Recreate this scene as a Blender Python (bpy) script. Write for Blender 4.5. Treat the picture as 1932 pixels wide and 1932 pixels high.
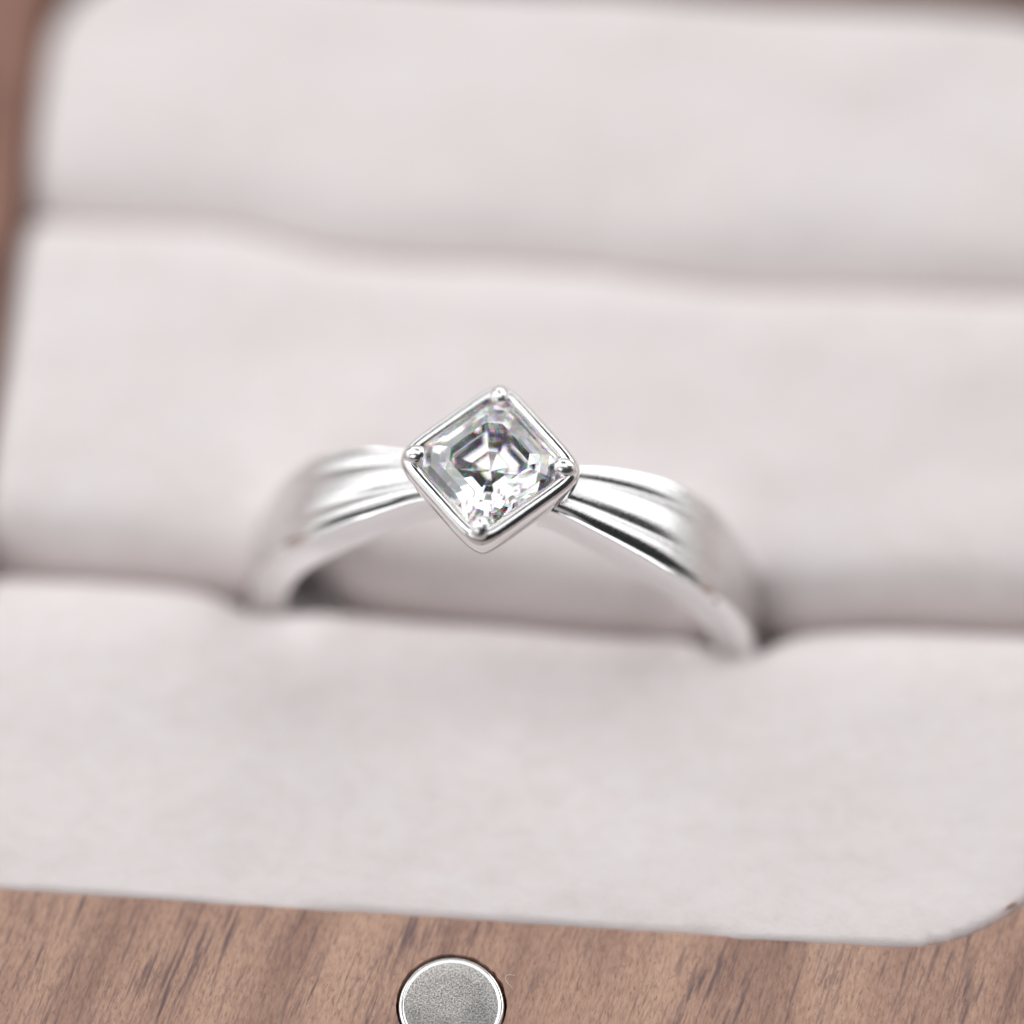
import bpy, bmesh, math, random
from mathutils import Vector, Matrix, noise

random.seed(7)
R = math.radians
MM = 0.001                       # everything below is written in millimetres
scene = bpy.context.scene
for o in list(bpy.data.objects):
    bpy.data.objects.remove(o)

# ------------------------------------------------------------------ camera
ELEV, AZ, DIST = R(62.0), R(4.05), 190.0
cam_d = bpy.data.cameras.new("camera")
cam = bpy.data.objects.new("camera", cam_d)
scene.collection.objects.link(cam)
fwd = Vector((-math.sin(AZ) * math.cos(ELEV), math.cos(AZ) * math.cos(ELEV), -math.sin(ELEV)))
right = Vector((math.cos(AZ), math.sin(AZ), 0))
up = right.cross(fwd)
CAM_MM = Vector((6.742, -90.617, 177.754))
rot = Matrix((right, up, -fwd)).transposed()
cam.matrix_world = Matrix.Translation(CAM_MM * MM) @ rot.to_4x4()
cam_d.sensor_width = 36.0
cam_d.sensor_fit = 'HORIZONTAL'
cam_d.lens = 36.0 * 49.2 * DIST / 1932.0          # 174 mm macro view
cam_d.clip_start = 0.005
cam_d.clip_end = 20.0
cam_d.dof.use_dof = True
cam_d.dof.focus_distance = 189.95 * MM
cam_d.dof.aperture_fstop = cam_d.lens / 20.0      # 20 mm pupil
cam_d.dof.aperture_blades = 0
scene.camera = cam

# ------------------------------------------------------------------ world, lamps, exposure
world = bpy.data.worlds.new("World")
scene.world = world
world.use_nodes = True
bg = world.node_tree.nodes["Background"]
bg.inputs["Color"].default_value = (0.92, 0.95, 1.0, 1)
bg.inputs["Strength"].default_value = 0.035

scene.view_settings.view_transform = 'Standard'
scene.view_settings.look = 'None'
scene.view_settings.exposure = -0.02
scene.view_settings.gamma = 1.0
scene.cycles.use_denoising = True
scene.cycles.max_bounces = 28
scene.cycles.transmission_bounces = 24
scene.cycles.glossy_bounces = 10
scene.cycles.diffuse_bounces = 6
scene.cycles.sample_clamp_indirect = 40.0
scene.cycles.blur_glossy = 0.0
scene.cycles.caustics_reflective = True
scene.cycles.caustics_refractive = True


def softbox(name, loc, target, sx, sy, radiance, color=(1, 1, 1)):
    d = bpy.data.lights.new(name, 'AREA')
    d.shape = 'RECTANGLE'
    d.size, d.size_y = sx * MM, sy * MM
    d.energy = radiance * math.pi * sx * sy * MM * MM
    d.color = color
    o = bpy.data.objects.new(name, d)
    scene.collection.objects.link(o)
    v = (Vector(target) - Vector(loc))
    o.matrix_world = Matrix.Translation(Vector(loc) * MM) @ v.to_track_quat('-Z', 'Y').to_matrix().to_4x4()
    return o


softbox("overhead_softbox", (0, 0, 430), (0, 0, 5), 520, 300, 1.5, (0.985, 0.99, 1.0))
softbox("left_high_softbox", (-330, 110, 310), (0, 0, 5), 420, 400, 1.9, (0.97, 0.985, 1.0))
softbox("left_low_softbox", (-430, 20, 100), (0, 20, 40), 560, 240, 0.95, (1.0, 0.99, 0.985))
softbox("right_back_softbox", (320, 290, 270), (0, 0, 5), 340, 400, 2.3, (0.98, 0.99, 1.0))
softbox("back_softbox", (-40, 440, 200), (0, 0, 5), 600, 320, 1.45, (1.0, 0.99, 0.98))
softbox("right_low_fill", (430, 120, 80), (0, 0, 30), 320, 200, 0.75, (1.0, 0.99, 0.98))  # unseen fill, added to narrow dark streaks on the right shoulder
softbox("front_left_softbox", (-240, -320, 250), (0, 0, 5), 320, 300, 1.4, (1.0, 0.99, 0.985))


# ------------------------------------------------------------------ helpers
def link(name, verts, faces, mats, parent=None, mat_idx=None, smooth=True, sharp=None):
    me = bpy.data.meshes.new(name)
    me.from_pydata([(x * MM, y * MM, z * MM) for x, y, z in verts], [], faces)
    for m in (mats if isinstance(mats, (list, tuple)) else [mats]):
        me.materials.append(m)
    if mat_idx:
        me.polygons.foreach_set("material_index", mat_idx)
    me.polygons.foreach_set("use_smooth", [smooth] * len(me.polygons))
    bm = bmesh.new()
    bm.from_mesh(me)
    bmesh.ops.recalc_face_normals(bm, faces=bm.faces)
    bm.to_mesh(me)
    bm.free()
    if sharp is not None:
        me.set_sharp_from_angle(angle=R(sharp))
    me.update()
    o = bpy.data.objects.new(name, me)
    scene.collection.objects.link(o)
    if parent:
        o.parent = parent
    return o


def thing(name, label, cat, loc=(0, 0, 0), mat=None):
    o = bpy.data.objects.new(name, None)
    o.empty_display_size = 0.005
    scene.collection.objects.link(o)
    if mat is not None:
        o.matrix_world = mat
    else:
        o.location = Vector(loc) * MM
    o["label"] = label
    o["category"] = cat
    return o


def smooth01(a, b, x):
    t = min(1.0, max(0.0, (x - a) / (b - a)))
    return t * t * (3 - 2 * t)


def interp(pts, x):
    """Monotone-ish smooth interpolation through (x, y) points."""
    if x <= pts[0][0]:
        return pts[0][1]
    if x >= pts[-1][0]:
        return pts[-1][1]
    for i in range(len(pts) - 1):
        x0, y0 = pts[i]
        x1, y1 = pts[i + 1]
        if x <= x1:
            m0 = (y1 - pts[i - 1][1]) / (x1 - pts[i - 1][0]) if i else (y1 - y0) / (x1 - x0)
            m1 = (pts[i + 2][1] - y0) / (pts[i + 2][0] - x0) if i + 2 < len(pts) else (y1 - y0) / (x1 - x0)
            h = x1 - x0
            t = (x - x0) / h
            return ((2 * t ** 3 - 3 * t ** 2 + 1) * y0 + (t ** 3 - 2 * t ** 2 + t) * h * m0
                    + (-2 * t ** 3 + 3 * t ** 2) * y1 + (t ** 3 - t ** 2) * h * m1)


# ------------------------------------------------------------------ materials
class NT:
    def __init__(self, name):
        self.m = bpy.data.materials.new(name)
        self.m.use_nodes = True
        self.t = self.m.node_tree
        self.t.nodes.clear()
        self.out = self.t.nodes.new("ShaderNodeOutputMaterial")

    def n(self, kind, **kw):
        nd = self.t.nodes.new(kind)
        for k, v in kw.items():
            if hasattr(nd, k):
                setattr(nd, k, v)
            else:
                nd.inputs[k.replace("_", " ")].default_value = v
        return nd

    def l(self, a, b):
        self.t.links.new(a, b)

    def coords(self, scale, rotz=0.0, loc=(0, 0, 0)):
        """object coordinates in millimetres, rotated, then scaled"""
        tc = self.n("ShaderNodeTexCoord")
        m1 = self.n("ShaderNodeMapping")
        m1.inputs["Scale"].default_value = (1000, 1000, 1000)
        m1.inputs["Rotation"].default_value = (0, 0, rotz)
        m1.inputs["Location"].default_value = loc
        m2 = self.n("ShaderNodeMapping")
        m2.inputs["Scale"].default_value = scale
        self.l(tc.outputs["Object"], m1.inputs["Vector"])
        self.l(m1.outputs["Vector"], m2.inputs["Vector"])
        return m2.outputs["Vector"]

    def noise(self, vec, scale=1.0, detail=2.0, rough=0.5, dist=0.0):
        nd = self.n("ShaderNodeTexNoise")
        nd.inputs["Scale"].default_value = scale
        nd.inputs["Detail"].default_value = detail
        nd.inputs["Roughness"].default_value = rough
        nd.inputs["Distortion"].default_value = dist
        self.l(vec, nd.inputs["Vector"])
        return nd.outputs["Fac"]

    def ramp(self, fac, stops):
        nd = self.n("ShaderNodeValToRGB")
        cr = nd.color_ramp
        while len(cr.elements) > 2:
            cr.elements.remove(cr.elements[-1])
        while len(cr.elements) < len(stops):
            cr.elements.new(0.5)
        for e, (p, c) in zip(cr.elements, stops):
            e.position = p
            e.color = (c, c, c, 1) if isinstance(c, (int, float)) else (*c, 1)
        self.l(fac, nd.inputs["Fac"])
        return nd.outputs["Color"]

    def mix(self, fac, a, b, mode='MIX'):
        nd = self.n("ShaderNodeMix")
        nd.data_type = 'RGBA'
        nd.blend_type = mode
        for i, v in ((0, fac), (6, a), (7, b)):
            if hasattr(v, "is_output"):
                self.l(v, nd.inputs[i])
            elif i == 0:
                nd.inputs[0].default_value = v
            else:
                nd.inputs[i].default_value = (*v, 1)
        return nd.outputs[2]

    def math(self, op, a, b):
        nd = self.n("ShaderNodeMath")
        nd.operation = op
        for i, v in enumerate((a, b)):
            if hasattr(v, "is_output"):
                self.l(v, nd.inputs[i])
            else:
                nd.inputs[i].default_value = v
        return nd.outputs[0]

    def bump(self, h, strength, dist_mm):
        nd = self.n("ShaderNodeBump")
        nd.inputs["Strength"].default_value = strength
        nd.inputs["Distance"].default_value = dist_mm * MM
        self.l(h, nd.inputs["Height"])
        return nd.outputs["Normal"]

    def principled(self, **kw):
        p = self.n("ShaderNodeBsdfPrincipled")
        for k, v in kw.items():
            s = p.inputs[k]
            if hasattr(v, "is_output"):
                self.l(v, s)
            else:
                s.default_value = (*v, 1) if isinstance(v, tuple) else v
        self.l(p.outputs[0], self.out.inputs["Surface"])
        return self.m


def mat_polished():
    t = NT("polished_white_gold")
    n = t.noise(t.coords((1.2, 1.2, 1.2)), 1.0, 3)
    r = t.ramp(n, [(0.3, 0.03), (0.7, 0.09)])
    return t.principled(**{"Base Color": (0.86, 0.855, 0.86), "Metallic": 1.0, "Roughness": r})


def mat_prong(name, r0, r1):
    t = NT(name)
    n = t.noise(t.coords((3, 3, 3)), 1.0, 3)
    r = t.ramp(n, [(0.3, r0), (0.7, r1)])
    return t.principled(**{"Base Color": (0.86, 0.855, 0.86), "Metallic": 1.0, "Roughness": r, "Normal": t.bump(n, 0.3, 0.03)})


def mat_satin():
    t = NT("satin_white_gold")
    v = t.coords((1, 1, 1))
    g = t.noise(v, 17.0, 2, 0.6)
    g2 = t.noise(v, 5.0, 2, 0.5)
    r = t.ramp(g, [(0.3, 0.17), (0.7, 0.33)])
    h = t.math('ADD', g, t.math('MULTIPLY', g2, 0.5))
    return t.principled(**{"Base Color": (0.73, 0.718, 0.715), "Metallic": 1.0, "Roughness": r,
                           "Normal": t.bump(h, 0.5, 0.015)})


def mat_diamond_plain():
    t = NT("clear_diamond_pavilion")
    g = t.n("ShaderNodeBsdfGlass")
    g.inputs["Roughness"].default_value = 0.0
    g.inputs["IOR"].default_value = 2.42
    t.l(g.outputs[0], t.out.inputs["Surface"])
    return t.m


def mat_diamond():
    t = NT("clear_diamond_crown")
    prev = None
    for col, ior in (((1, 0, 0), 2.407), ((0, 1, 0), 2.420), ((0, 0, 1), 2.447)):
        g = t.n("ShaderNodeBsdfGlass")
        g.inputs["Color"].default_value = (*col, 1)
        g.inputs["Roughness"].default_value = 0.0
        g.inputs["IOR"].default_value = ior
        if prev is None:
            prev = g.outputs[0]
        else:
            a = t.n("ShaderNodeAddShader")
            t.l(prev, a.inputs[0])
            t.l(g.outputs[0], a.inputs[1])
            prev = a.outputs[0]
    plain = t.n("ShaderNodeBsdfGlass")
    plain.inputs["Roughness"].default_value = 0.0
    plain.inputs["IOR"].default_value = 2.42
    mx = t.n("ShaderNodeMixShader")
    mx.inputs[0].default_value = 0.55
    t.l(plain.outputs[0], mx.inputs[1])
    t.l(prev, mx.inputs[2])
    t.l(mx.outputs[0], t.out.inputs["Surface"])
    return t.m


def mat_velvet():
    t = NT("cream_velvet")
    v = t.coords((1, 1, 1))
    broad = t.noise(t.coords((0.16, 0.22, 0.2)), 1.0, 3, 0.55)
    patch = t.noise(t.coords((1.0, 1.5, 1.2)), 1.0, 3, 0.65, 0.5)
    fuzz = t.noise(v, 9.0, 3, 0.65)
    f = t.math('ADD', t.math('MULTIPLY', broad, 0.30), t.math('ADD', t.math('MULTIPLY', patch, 0.50), t.math('MULTIPLY', fuzz, 0.26)))
    col = t.ramp(f, [(0.36, (0.720, 0.655, 0.638)), (0.50, (0.772, 0.708, 0.698)), (0.66, (0.808, 0.748, 0.745))])
    h = t.math('ADD', t.math('MULTIPLY', patch, 0.5), fuzz)
    return t.principled(**{"Base Color": col, "Roughness": 0.95, "Specular IOR Level": 0.15,
                           "Sheen Weight": 0.25, "Sheen Roughness": 0.5, "Sheen Tint": (1, 0.97, 0.97),
                           "Normal": t.bump(h, 0.5, 0.06)})


def mat_walnut():
    t = NT("walnut")
    rz = R(15)
    broad = t.noise(t.coords((0.42, 0.07, 0.3), rz), 1.0, 3, 0.5)
    streak = t.noise(t.coords((5.0, 0.40, 1), rz, (3.1, 7.7, 0)), 1.0, 2, 0.5, 0.25)
    gate = t.noise(t.coords((0.5, 0.16, 0.5), rz, (9, 2, 0)), 1.0, 2)
    fibre = t.noise(t.coords((9.0, 2.6, 6), rz * 0.6), 1.0, 3, 0.6)
    pore = t.noise(t.coords((13.0, 4.0, 8), rz * 0.5, (5, 5, 5)), 1.0, 1)
    base = t.ramp(broad, [(0.32, (0.320, 0.190, 0.145)), (0.50, (0.455, 0.280, 0.208)), (0.68, (0.530, 0.335, 0.248))])
    fi = t.ramp(fibre, [(0.30, (0.76, 0.74, 0.75)), (0.5, (0.98, 0.98, 0.98)), (0.72, (1.16, 1.17, 1.17))])
    base = t.mix(1.0, base, fi, 'MULTIPLY')
    po = t.ramp(pore, [(0.62, 0.0), (0.72, 0.55)])
    base = t.mix(po, base, (0.20, 0.115, 0.105))
    s = t.math('ADD', streak, t.math('MULTIPLY', t.math('SUBTRACT', gate, 0.5), 0.55))
    st = t.ramp(s, [(0.57, 0.0), (0.64, 0.28), (0.78, 0.78)])
    col = t.mix(st, base, (0.105, 0.074, 0.084))
    fine = t.noise(t.coords((9.0, 0.8, 1), rz, (1.7, 3.3, 0)), 1.0, 2, 0.55, 0.2)
    gate2 = t.noise(t.coords((0.9, 0.22, 0.5), rz, (4, 6, 0)), 1.0, 2)
    f2 = t.math('ADD', fine, t.math('MULTIPLY', t.math('SUBTRACT', gate2, 0.5), 0.4))
    col = t.mix(t.ramp(f2, [(0.56, 0.0), (0.74, 0.55)]), col, (0.150, 0.095, 0.090))
    # shade painted into the wood colour towards the back left of the block
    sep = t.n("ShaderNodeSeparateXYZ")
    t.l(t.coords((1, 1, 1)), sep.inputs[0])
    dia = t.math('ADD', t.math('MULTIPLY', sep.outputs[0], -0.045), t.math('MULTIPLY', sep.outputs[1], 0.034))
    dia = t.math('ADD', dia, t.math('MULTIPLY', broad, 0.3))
    rim_shade = t.ramp(dia, [(0.62, (1, 1, 1)), (1.0, (0.60, 0.50, 0.50))])
    col = t.mix(1.0, col, rim_shade, 'MULTIPLY')
    h = t.math('SUBTRACT', fibre, t.math('MULTIPLY', pore, 0.7))
    return t.principled(**{"Base Color": col, "Roughness": 0.62, "Specular IOR Level": 0.3,
                           "Normal": t.bump(h, 0.45, 0.03)})


def mat_nickel_face():
    t = NT("frosted_nickel")
    v = t.coords((1, 1, 1))
    g = t.noise(v, 15.0, 2, 0.7)
    col = t.ramp(g, [(0.36, (0.15, 0.145, 0.14)), (0.64, (0.66, 0.64, 0.62))])
    scuff = t.noise(t.coords((14.0, 0.7, 1), 0.9), 1.0, 2, 0.5)
    col = t.mix(t.ramp(scuff, [(0.66, 0.0), (0.74, 0.5)]), col, (0.80, 0.78, 0.75))
    mottle = t.ramp(t.noise(t.coords((0.45, 0.6, 0.5), 0.4, (1.3, 0.4, 0)), 1.0, 3), [(0.38, (0.66, 0.66, 0.67)), (0.6, (1.12, 1.10, 1.08))])  # broad uneven darker and lighter areas over the face
    col = t.mix(1.0, col, mottle, 'MULTIPLY')
    return t.principled(**{"Base Color": col, "Metallic": 1.0, "Roughness": 0.34,
                           "Normal": t.bump(g, 0.6, 0.016)})


def mat_simple(name, col, rough, metallic=0.0):
    t = NT(name)
    n = t.noise(t.coords((0.3, 0.3, 0.3)), 1.0, 4)
    c = t.ramp(n, [(0.3, tuple(x * 0.92 for x in col)), (0.7, col)])
    return t.principled(**{"Base Color": c, "Roughness": rough, "Metallic": metallic})


POL, SATIN, DIA, VELVET = mat_polished(), mat_satin(), [mat_diamond(), mat_diamond_plain()], mat_velvet()
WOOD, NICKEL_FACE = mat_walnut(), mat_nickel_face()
NICKEL = mat_simple("polished_nickel", (0.86, 0.85, 0.84), 0.10, 1.0)
BEZEL = mat_prong("hand_finished_white_gold", 0.09, 0.17)
PRONG = mat_prong("buffed_white_gold", 0.16, 0.30)
TABLE = mat_simple("pale_tabletop", (0.68, 0.66, 0.65), 0.6)

# ------------------------------------------------------------------ the surface under the box
RIM_Z = 1.3
BASE_Z = -22.0
tb = link("tabletop", [(-450, -300, BASE_Z), (450, -300, BASE_Z), (450, 600, BASE_Z), (-450, 600, BASE_Z),
                       (-450, -300, BASE_Z - 20), (450, -300, BASE_Z - 20), (450, 600, BASE_Z - 20), (-450, 600, BASE_Z - 20)],
          [(0, 1, 2, 3), (4, 7, 6, 5), (0, 4, 5, 1), (1, 5, 6, 2), (2, 6, 7, 3), (3, 7, 4, 0)], TABLE, smooth=False)
tb["kind"] = "structure"

# ------------------------------------------------------------------ ring box
X0, X1, Y0, Y1 = -21.6, 23.6, -15.0, 30.4
RC = (3.8, 5.0, 2.4, 7.9)        # corner radii: rear right, rear left, front left, front right
#      # inner opening of the wooden frame
WALL = 8.5
MAG = (-0.69, -18.57)
MAG_R = 2.04

box = thing("ring_box", "open walnut ring box lined with three cream velvet cushion rolls", "ring box",
            ((X0 + X1) / 2, (Y0 + Y1) / 2, BASE_Z + 0.01))
BOX_OFF = Vector(((X0 + X1) / 2, (Y0 + Y1) / 2, BASE_Z + 0.01))


def rrect(x0, x1, y0, y1, r, n=14):
    pts = []
    rs = r if isinstance(r, tuple) else (r,) * 4
    for cx, cy, a0, r in ((x1 - rs[0], y1 - rs[0], 0, rs[0]), (x0 + rs[1], y1 - rs[1], 90, rs[1]),
                          (x0 + rs[2], y0 + rs[2], 180, rs[2]), (x1 - rs[3], y0 + rs[3], 270, rs[3])):
        for i in range(n + 1):
            a = R(a0 + 90 * i / n)
            pts.append((cx + r * math.cos(a), cy + r * math.sin(a)))
    return pts


def resample(pts, step):
    out = []
    m = len(pts)
    for i in range(m):
        a, b = Vector(pts[i]), Vector(pts[(i + 1) % m])
        k = max(1, int((b - a).length / step))
        for j in range(k):
            out.append(tuple(a.lerp(b, j / k)))
    return out


def build_frame():
    """Wooden frame: top face with the opening and the magnet hole, softened edges, walls."""
    inner = resample(rrect(X0, X1, Y0, Y1, RC, 40), 0.25)
    outer = rrect(X0 - WALL, X1 + WALL, Y0 - WALL, Y1 + WALL, 9, 12)
    hole = []
    for i in range(180):
        a = 2 * math.pi * i / 180
        j = noise.noise(Vector((math.cos(a) * 9, math.sin(a) * 9, 3.0)))
        k = noise.noise(Vector((math.cos(a) * 3, math.sin(a) * 3, 8.0)))
        up_side = 0.5 + 0.5 * math.sin(a)
        rr = MAG_R + 0.055 + up_side * (0.05 + 0.05 * max(0, j) + 0.06 * max(0, k)) + 0.02 * j
        hole.append((MAG[0] + rr * math.cos(a), MAG[1] + rr * math.sin(a)))
    # fine nicks along the sawn inner edge
    inn = []
    for (x, y) in inner:
        n1 = noise.noise(Vector((x * 1.7, y * 1.7, 1.0))) * 0.05 + noise.noise(Vector((x * 5, y * 5, 4.0))) * 0.02
        c = Vector(((X0 + X1) / 2, (Y0 + Y1) / 2))
        d = (Vector((x, y)) - c).normalized()
        inn.append((x + d.x * n1, y + d.y * n1))
    inner = inn
    cu = bpy.data.curves.new("tmp", 'CURVE')
    cu.dimensions = '2D'
    cu.fill_mode = 'BOTH'
    for loop in (outer, inner, hole):
        sp = cu.splines.new('POLY')
        sp.points.add(len(loop) - 1)
        for p, (x, y) in zip(sp.points, loop):
            p.co = (x, y, 0, 1)
        sp.use_cyclic_u = True
    ob = bpy.data.objects.new("tmp", cu)
    scene.collection.objects.link(ob)
    dg = bpy.context.evaluated_depsgraph_get()
    tmp = bpy.data.meshes.new_from_object(ob.evaluated_get(dg))
    bpy.data.objects.remove(ob)
    tverts = [tuple(v.co) for v in tmp.vertices]
    tfaces = [tuple(p.vertices) for p in tmp.polygons]
    bpy.data.meshes.remove(tmp)
    verts, faces = [], []
    for v in tverts:
        verts.append((v[0], v[1], RIM_Z))
    faces += tfaces

    def wall(loop, levels, out):
        """levels: (offset away from the wood face, z)"""
        m = len(loop)
        base = len(verts)
        nrm = []
        for i in range(m):
            a, b = Vector(loop[i - 1]), Vector(loop[(i + 1) % m])
            t = (b - a).normalized()
            nrm.append(Vector((t.y, -t.x)) * out)
        for off, z in levels:
            for i in range(m):
                verts.append((loop[i][0] + nrm[i].x * off, loop[i][1] + nrm[i].y * off, z))
        for k in range(len(levels) - 1):
            for i in range(m):
                j = (i + 1) % m
                faces.append((base + k * m + i, base + k * m + j, base + (k + 1) * m + j, base + (k + 1) * m + i))
        return base

    wall(outer, [(0, RIM_Z), (0.25, RIM_Z - 0.08), (0.35, RIM_Z - 0.35), (0.35, BASE_Z + 0.4), (0, BASE_Z)], 1)
    wall(inner, [(0, RIM_Z), (0.04, RIM_Z - 0.03), (0.05, RIM_Z - 0.10), (0.05, -16)], -1)
    wall(hole, [(0, RIM_Z), (0.0, RIM_Z - 1.2)], -1)
    # box floor, a slab between the inner walls
    f = rrect(X0 - 2, X1 + 2, Y0 - 2, Y1 + 2, 6, 8)
    b = len(verts)
    for (x, y) in f:
        verts.append((x, y, -15.5))
    faces.append(tuple(range(b, b + len(f))))
    # burr at the right-hand inner corner
    knob = [(20.86, -12.74, 0.04), (20.74, -12.77, 0.075), (20.60, -12.83, 0.095), (20.47, -12.92, 0.075), (20.38, -13.02, 0.06), (20.33, -13.08, 0.01)]
    b = len(verts)
    for (kx, ky, rr) in knob:
        for k in range(8):
            a = 2 * math.pi * k / 8
            verts.append((kx + 0.4 * rr * math.cos(a), ky + rr * math.cos(a), RIM_Z - 0.03 + 0.8 * rr * math.sin(a)))
    for i in range(len(knob) - 1):
        for k in range(8):
            k2 = (k + 1) % 8
            faces.append((b + i * 8 + k, b + i * 8 + k2, b + (i + 1) * 8 + k2, b + (i + 1) * 8 + k))
    verts = [(x - BOX_OFF.x, y - BOX_OFF.y, z - BOX_OFF.z) for x, y, z in verts]
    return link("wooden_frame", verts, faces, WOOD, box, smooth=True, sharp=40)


frame = build_frame()


def lathe(profile, seg, cx=0, cy=0):
    verts, faces = [], []
    n = len(profile)
    for s in range(seg):
        a = 2 * math.pi * s / seg
        for r, z in profile:
            verts.append((cx + r * math.cos(a), cy + r * math.sin(a), z))
    for s in range(seg):
        t = (s + 1) % seg
        for i in range(n - 1):
            faces.append((s * n + i, t * n + i, t * n + i + 1, s * n + i + 1))
    return verts, faces


def shift(vs):
    return [(x - BOX_OFF.x, y - BOX_OFF.y, z - BOX_OFF.z) for x, y, z in vs]


def build_magnet():
    z = RIM_Z - 0.02
    prof = [(0.001, z), (0.6, z), (1.2, z), (MAG_R - 0.24, z), (MAG_R - 0.20, z + 0.012), (MAG_R - 0.16, z + 0.03),
            (MAG_R - 0.10, z + 0.03), (MAG_R - 0.05, z + 0.005), (MAG_R - 0.015, z - 0.05), (MAG_R, z - 0.13), (MAG_R, z - 1.1)]
    v, f = lathe(prof, 128, *MAG)
    idx = [0 if (i % (len(prof) - 1)) < 3 else 1 for i in range(len(f))]
    m = link("magnet", shift(v), f, [NICKEL_FACE, NICKEL], box, idx, sharp=50)
    m["label"] = "round silver magnet with frosted face and bright rim set in the front of the frame"
    return m


build_magnet()

# ------------------------------------------------------------------ velvet cushion rolls


def inside_dist(x, y):
    """signed distance to the inner opening (positive inside) and nearest direction"""
    x0, x1, y0, y1 = X0 + 0.12, X1 - 0.12, Y0 - 0.03, Y1 - 1.35
    q = (0 if x > 0 else 1) if y > 8 else (2 if x < 0 else 3)
    CRR = RC[q] + 0.2
    cx, cy = min(max(x, x0 + CRR), x1 - CRR), min(max(y, y0 + CRR), y1 - CRR)
    dx, dy = x - cx, y - cy
    if dx and dy:
        d = math.hypot(dx, dy)
        return CRR - d, Vector((dx / d, dy / d))
    ds = [(x - x0, (-1, 0)), (x1 - x, (1, 0)), (y - y0, (0, -1)), (y1 - y, (0, 1))]
    d, n = min(ds, key=lambda q: q[0])
    return d, Vector(n)


def bell(x, c, left, right):
    d = x - c
    return math.exp(-(d / (left if d < 0 else right)) ** 2)


def gap(x, side):
    """how far the legs of the ring press the front (1) or middle (-1) roll aside"""
    if side > 0:
        return 0.75 * bell(x, -9.8, 1.5, 1.9) + 1.0 * bell(x, 9.7, 1.6, 1.4)
    return 2.5 * bell(x, -8.8, 0.8, 2.2) + 1.0 * bell(x, 9.8, 1.4, 1.2)


FRONT_SLIT = [(-24, 0.3), (-20, 0.1), (-14, 0.1), (-10, -0.25), (-5, -0.75), (0, -0.9), (5, -1.0), (10, -0.55), (15, 0.15), (20, 0.3), (25, 0.35)]
BACK_SLIT = [(-24, 16.25), (-19, 16.03), (-14.5, 16.16), (-12, 16.08), (-10, 15.63), (-8, 15.23), (-5, 15.16), (-1, 15.29), (2.5, 15.22), (6, 14.91), (9, 14.74), (14, 15.06), (20, 15.24), (25, 15.31)]


def slit(x):
    return interp(FRONT_SLIT, x)


def back_slit(x):
    return interp(BACK_SLIT, x)


def build_roll(lo, hi, top, front, back, seed, push=0):
    """lo/hi: slit position as a function of x; front/back: (fullness exponent, depth) of the two long edges"""
    nx, nt = 200, 96
    verts, faces = [], []
    for i in range(nx + 1):
        x = X0 - 0.3 + (X1 - X0 + 0.6) * i / nx
        a, b = lo(x), hi(x)
        g = gap(x, push) if push else 0.0
        for j in range(nt + 1):
            s = -1 + 2 * j / nt
            s = math.copysign(1 - (1 - abs(s)) ** 1.9, s)
            y = (a + b) / 2 + s * (b - a) / 2
            p, depth = front if s < 0 else back
            h = max(0.0, 1 - abs(s) ** p) ** 0.5
            z = top - depth * (1 - h)
            w = 0.20 * noise.noise(Vector((x * 0.16, y * 0.22, seed))) + 0.05 * noise.noise(Vector((x * 0.5, y * 0.6, seed + 5)))
            z += w * h
            if push > 0:                               # the near roll swells under the hoop and sags in front of it
                z += 0.25 * bell(x, 1.5, 5.0, 5.0) * bell(y, -2.2, 2.2, 1.5) - 0.45 * bell(x, -1.5, 7.5, 7.5) * bell(y, -6.8, 3.0, 2.6)
            if push:                                   # pressed aside and down where the ring goes in
                e = (s * push + 1) / 2
                y -= push * g * e ** 5
                z -= 0.15 * g * e ** 5
            d, n = inside_dist(x, y)
            px, py = x, y
            if d < 1.6:
                u = 1 - max(d, 0) / 1.6
                fall = 2.0 if n.y > -0.3 else 2.0 - 1.93 * smooth01(0.2, 0.7, -n.y)
                z -= fall * (1 - math.sqrt(max(0, 1 - u * u))) + 0.02 * u
            if d < 0:
                px, py = x + n.x * d, y + n.y * d
                z -= min(5, 6 * -d)
            verts.append((px, py, z))
    for i in range(nx):
        for j in range(nt):
            k = i * (nt + 1) + j
            faces.append((k, k + nt + 1, k + nt + 2, k + 1))
    return link("cushion_roll", shift(verts), faces, VELVET, box)


build_roll(lambda x: Y0 - 5.5, slit, 1.35, (6, 5), (7.0, 4.5), 1.0, 1)
build_roll(slit, back_slit, 1.5, (8.0, 4.0), (8.0, 2.3), 12.0, -1)
build_roll(back_slit, lambda x: Y1 + 1.5, 1.6, (5.0, 2.3), (6.0, 5.0), 23.0)

# padding below the rolls, seen only down in the slits
vb, fb = [], []
for i in range(41):
    for j in range(41):
        vb.append((X0 + 0.1 + (X1 - X0 - 0.2) * i / 40, Y0 + 0.1 + (Y1 - Y0 - 0.2) * j / 40, -3.8 + 0.25 * noise.noise(Vector((i * 0.4, j * 0.4, 2)))))
for i in range(40):
    for j in range(40):
        fb.append((i * 41 + j, (i + 1) * 41 + j, (i + 1) * 41 + j + 1, i * 41 + j + 1))
link("cushion_base", shift(vb), fb, VELVET, box)

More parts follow.
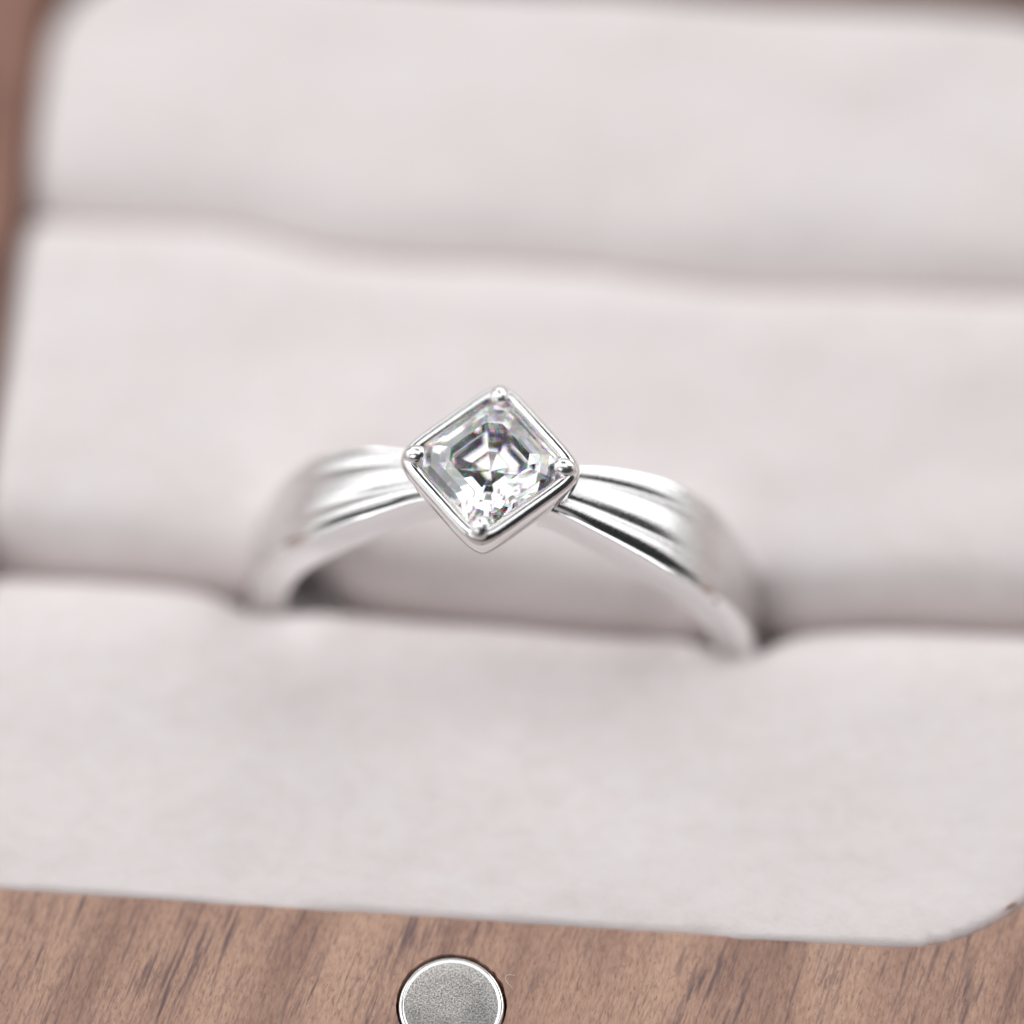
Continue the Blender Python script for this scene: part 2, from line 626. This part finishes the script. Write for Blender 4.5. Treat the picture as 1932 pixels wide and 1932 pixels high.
# ------------------------------------------------------------------ the ring
RING_ROT = Matrix.Rotation(R(-3.2), 4, 'Z') @ Matrix.Rotation(R(-2.8), 4, 'Y')
base_pt = RING_ROT @ Vector((0, 0, -11.1))
ring = thing("diamond_ring", "white gold solitaire ring with square diamond standing in the cream cushion slit", "ring",
             mat=Matrix.Translation(base_pt * MM) @ RING_ROT)
LIFT = 10.3
RO, RI = 10.3, 8.7
HALF_W = [(0, 0.95), (13, 1.02), (17, 1.12), (24, 1.42), (34, 1.74), (44, 1.92), (54, 1.93), (62, 1.86), (75, 1.78), (100, 1.68), (140, 1.5), (180, 1.4)]
PANEL_END = 60.0


def shoulder_h(u, w, flute, border):
    """outer surface height above the lip for |u| <= 1 (u across the band)"""
    a = abs(u)
    lip = 0.955 - 0.045 * border
    bev = 0.845 - 0.095 * border
    if a >= lip:
        return 0.0
    ridge = 0.28 * (0.2 + 0.8 * border)
    if a >= bev:
        t = (lip - a) / (lip - bev)
        return ridge * (1 - (1 - t) ** 1.6)
    g1 = math.exp(-((a - 0.43) / 0.125) ** 2)
    g0 = math.exp(-((bev - 0.43) / 0.125) ** 2)
    return ridge + 0.12 * flute * (g0 - g1) + 0.06 * (1 - (a / bev) ** 2)


US = [-1, -0.992, -0.985, -0.97, -0.955, -0.945, -0.935, -0.925, -0.916, -0.908, -0.90, -0.89, -0.88, -0.87, -0.857, -0.845]
US = US + [-0.845 + 1.69 * i / 56 for i in range(1, 56)] + [-u for u in reversed(US)]


def section(phi):
    """closed loop of (y, r) at angle phi (degrees from the head), with a material index per edge"""
    w = interp(HALF_W, phi)
    fl = 1 - 0.92 * smooth01(26, 62, phi)
    k = smooth01(PANEL_END - 3, PANEL_END + 7, phi)         # 0 = fluted panel with lip, 1 = plain rounded shank
    pts, mats = [], []
    for u in US:
        a = abs(u)
        hp = shoulder_h(u, w, fl, 1 - 0.95 * smooth01(38, 64, phi))
        # rounded shank: quarter-round shoulders of 0.5 mm
        e = max(0.0, (a - 0.72) / 0.28)
        hs = -0.55 * (1 - math.sqrt(max(0, 1 - e * e))) + 0.06 * (1 - a * a)
        if a > 0.985:
            hp -= 0.035 * ((a - 0.985) / 0.015) ** 2
        h = hp * (1 - k) + hs * k
        # the lip ends in a small notch
        if 0.90 < a and PANEL_END - 4 < phi < PANEL_END + 1.5:
            h -= 0.10 * math.exp(-((phi - (PANEL_END - 1.0)) / 1.0) ** 2)
        pts.append((u * w, RO + h))
        mats.append(0)
    # back side, bore, front side
    wb = w * (1 - 0.02)
    for y, r in ((w, RO - 0.5 - 0.35 * k), (wb, RI + 0.25), (wb - 0.06, RI + 0.06), (wb - 0.22, RI), (0, RI - 0.03),
                 (-wb + 0.22, RI), (-wb + 0.06, RI + 0.06), (-wb, RI + 0.25), (-w, RO - 0.5 - 0.35 * k)):
        pts.append((y, r))
        mats.append(0)
    return pts, mats


def build_band(name, a0, a1, n, sharp=32):
    verts, faces, idx = [], [], []
    m = None
    for i in range(n + 1):
        phi = a0 + (a1 - a0) * i / n
        ph = phi if phi <= 180 else 360 - phi
        pts, mats = section(abs(ph))
        m = len(pts)
        for y, r in pts:
            verts.append((r * math.sin(R(phi)), y, r * math.cos(R(phi)) + LIFT))
    for i in range(n):
        for j in range(m):
            j2 = (j + 1) % m
            faces.append((i * m + j, (i + 1) * m + j, (i + 1) * m + j2, i * m + j2))
            idx.append(mats_at(j))
    faces.append(tuple(range(m)))
    faces.append(tuple(range(n * m, n * m + m)))
    idx += [0, 0]
    return link(name, verts, faces, [POL, SATIN], ring, idx, sharp=sharp)


def mats_at(j):
    if j < len(US) - 1:
        a = abs((US[j] + US[j + 1]) / 2)
        return 1 if a < 0.80 else 0
    return 0


build_band("shoulder", 11.5, 68, 150)
build_band("shoulder", -11.5, -68, 150)
build_band("shank", 68, 292, 220)

# ---- bezel setting
CREST = 11.7


def square_path(a, n=6.0, seg=240):
    """rounded square with its corners on the x and y axes; returns points and outward normals"""
    pts = []
    for i in range(seg):
        t = 2 * math.pi * i / seg
        c, s = math.cos(t), math.sin(t)
        r = a / (abs(c) ** n + abs(s) ** n) ** (1 / n)
        x, y = r * c, r * s
        q = math.sqrt(0.5)
        pts.append(((x - y) * q, (x + y) * q))
    nr = []
    for i in range(seg):
        p, q2 = Vector(pts[i - 1]), Vector(pts[(i + 1) % seg])
        d = (q2 - p).normalized()
        nr.append((d.y, -d.x))
    return pts, nr


def build_bezel():
    seg = 240
    prof = []

    def arc(cx, cz, rx, rz, a0, a1, k):
        for i in range(k + 1):
            a = R(a0 + (a1 - a0) * i / k)
            prof.append((cx + rx * math.cos(a), cz + rz * math.sin(a)))
    prof += [(-0.62, -2.05), (-0.98, -1.7), (-0.84, -0.9), (-0.70, -0.50), (-0.64, -0.36), (-0.62, -0.30)]
    arc(-0.32, -0.30, 0.29, 0.30, 172, 90, 14)
    arc(-0.32, -0.50, 0.32, 0.50, 84, 0, 18)
    prof += [(-0.01, -0.65), (-0.06, -0.88), (-0.14, -1.15), (-0.26, -1.5), (-0.42, -1.85), (-0.52, -2.05)]
    verts, faces = [], []
    path, nr = square_path(2.78, 5.8, seg)
    m = len(prof)
    for i in range(seg):
        for d, z in prof:
            # keep inner offsets from crossing at the tight corners
            verts.append((path[i][0] + nr[i][0] * d, path[i][1] + nr[i][1] * d, CREST + z + LIFT))
    for i in range(seg):
        k = (i + 1) % seg
        for j in range(m):
            j2 = (j + 1) % m
            faces.append((i * m + j, k * m + j, k * m + j2, i * m + j2))
    return link("bezel", verts, faces, BEZEL, ring, sharp=50)


bezel = build_bezel()


def tube(path, radii, seg=20):
    """tapered tube along a path in a vertical plane, rounded at its far end"""
    P = [Vector(p) for p in path]
    verts, faces = [], []
    ref = None
    n = len(P)
    for i in range(n):
        t = (P[min(i + 1, n - 1)] - P[max(i - 1, 0)]).normalized()
        if ref is None:
            ref = Vector((-t.z, 0, t.x)) if abs(t.y) < 0.9 else Vector((1, 0, 0))
        side = t.cross(ref).normalized()
        ref = side.cross(t).normalized()
        for k in range(seg):
            a = 2 * math.pi * k / seg
            verts.append(tuple(P[i] + radii[i] * (math.cos(a) * side + math.sin(a) * ref)))
    for i in range(n - 1):
        for k in range(seg):
            k2 = (k + 1) % seg
            faces.append((i * seg + k, i * seg + k2, (i + 1) * seg + k2, (i + 1) * seg + k))
    faces.append(tuple(range(seg)))
    faces.append(tuple(range((n - 1) * seg, n * seg)))
    return verts, faces


def build_prong(deg):
    key = [(2.86, -1.2, 0.30), (2.98, -0.5, 0.34), (3.02, -0.16, 0.36), (2.98, -0.06, 0.37), (2.90, 0.0, 0.37), (2.79, 0.02, 0.36), (2.68, -0.01, 0.32), (2.57, -0.07, 0.25)]
    path, rad = [], []
    ts = [i / 7 for i in range(8)]
    for i in range(36):
        t = i / 35
        d = interp(list(zip(ts, [k[0] for k in key])), t)
        z = interp(list(zip(ts, [k[1] for k in key])), t)
        r = interp(list(zip(ts, [k[2] for k in key])), t)
        if t > 0.88:
            e = (t - 0.88) / 0.12
            r *= math.sqrt(max(0.0, 1 - e * e)) * 0.98 + 0.02
        path.append((d, 0, z))
        rad.append(r)
    v, f = tube(path, rad, 24)
    c, s = math.cos(R(deg)), math.sin(R(deg))
    v = [(x * c - y * s, x * s + y * c, z + CREST + LIFT) for x, y, z in v]
    return link("prong", v, f, PRONG, bezel, sharp=60)


for d in (90, 180, 0, 270):
    build_prong(d)


def build_diamond():
    # (half width, corner cut, z from the girdle): table, crown steps, girdle, pavilion steps, culet
    lv = [(1.30, 0.46, 0.50), (1.62, 0.53, 0.40), (1.90, 0.60, 0.25), (2.16, 0.69, 0.035),
          (2.16, 0.69, -0.035), (1.80, 0.58, -0.62), (1.25, 0.43, -1.28), (0.65, 0.25, -1.88), (0.03, 0.01, -2.38)]
    zg = CREST - 0.20 + LIFT
    verts, faces = [], []
    rnd = random.Random(3)
    for a, c, z in lv:
        b = a - c
        loop = [(a, -b), (a, b), (b, a), (-b, a), (-a, b), (-a, -b), (-b, -a), (b, -a)]
        q = math.sqrt(0.5)
        for x, y in loop:
            verts.append(((x - y) * q, (x + y) * q, zg + z))
    n = len(lv)
    faces.append(tuple(range(8)))
    for i in range(n - 1):
        for k in range(8):
            k2 = (k + 1) % 8
            faces.append((i * 8 + k, i * 8 + k2, (i + 1) * 8 + k2, (i + 1) * 8 + k))
    faces.append(tuple(range((n - 1) * 8, n * 8)))
    idx = [0 if i < 25 else 1 for i in range(len(faces))]
    o = link("diamond", verts, faces, DIA, ring, idx, smooth=False)
    return o


build_diamond()


# ------------------------------------------------------------------ a stray fibre caught at the magnet's edge
def build_lint():
    pts = [(1.62, -17.72, 0.00), (1.52, -17.62, 0.06), (1.38, -17.50, 0.12), (1.30, -17.36, 0.17), (1.36, -17.24, 0.20), (1.50, -17.20, 0.18), (1.66, -17.20, 0.12)]
    fine = []
    xs = [i / (len(pts) - 1) for i in range(len(pts))]
    for i in range(40):
        t = i / 39
        fine.append(tuple(interp(list(zip(xs, [p[k] for p in pts])), t) for k in range(3)))
    v, f = tube(fine, [0.010] * 40, 6)
    bx, by, bz = 1.62, -17.72, RIM_Z + 0.015
    v = [(x - bx, y - by, z) for x, y, z in v]
    o = link("lint_fibre", v, f, LINT)
    o.location = Vector((bx, by, bz)) * MM
    o["label"] = "tiny curled white fibre caught beside the right edge of the magnet"
    o["category"] = "lint"


LINT = mat_simple("white_lint", (0.80, 0.79, 0.78), 0.8)
build_lint()
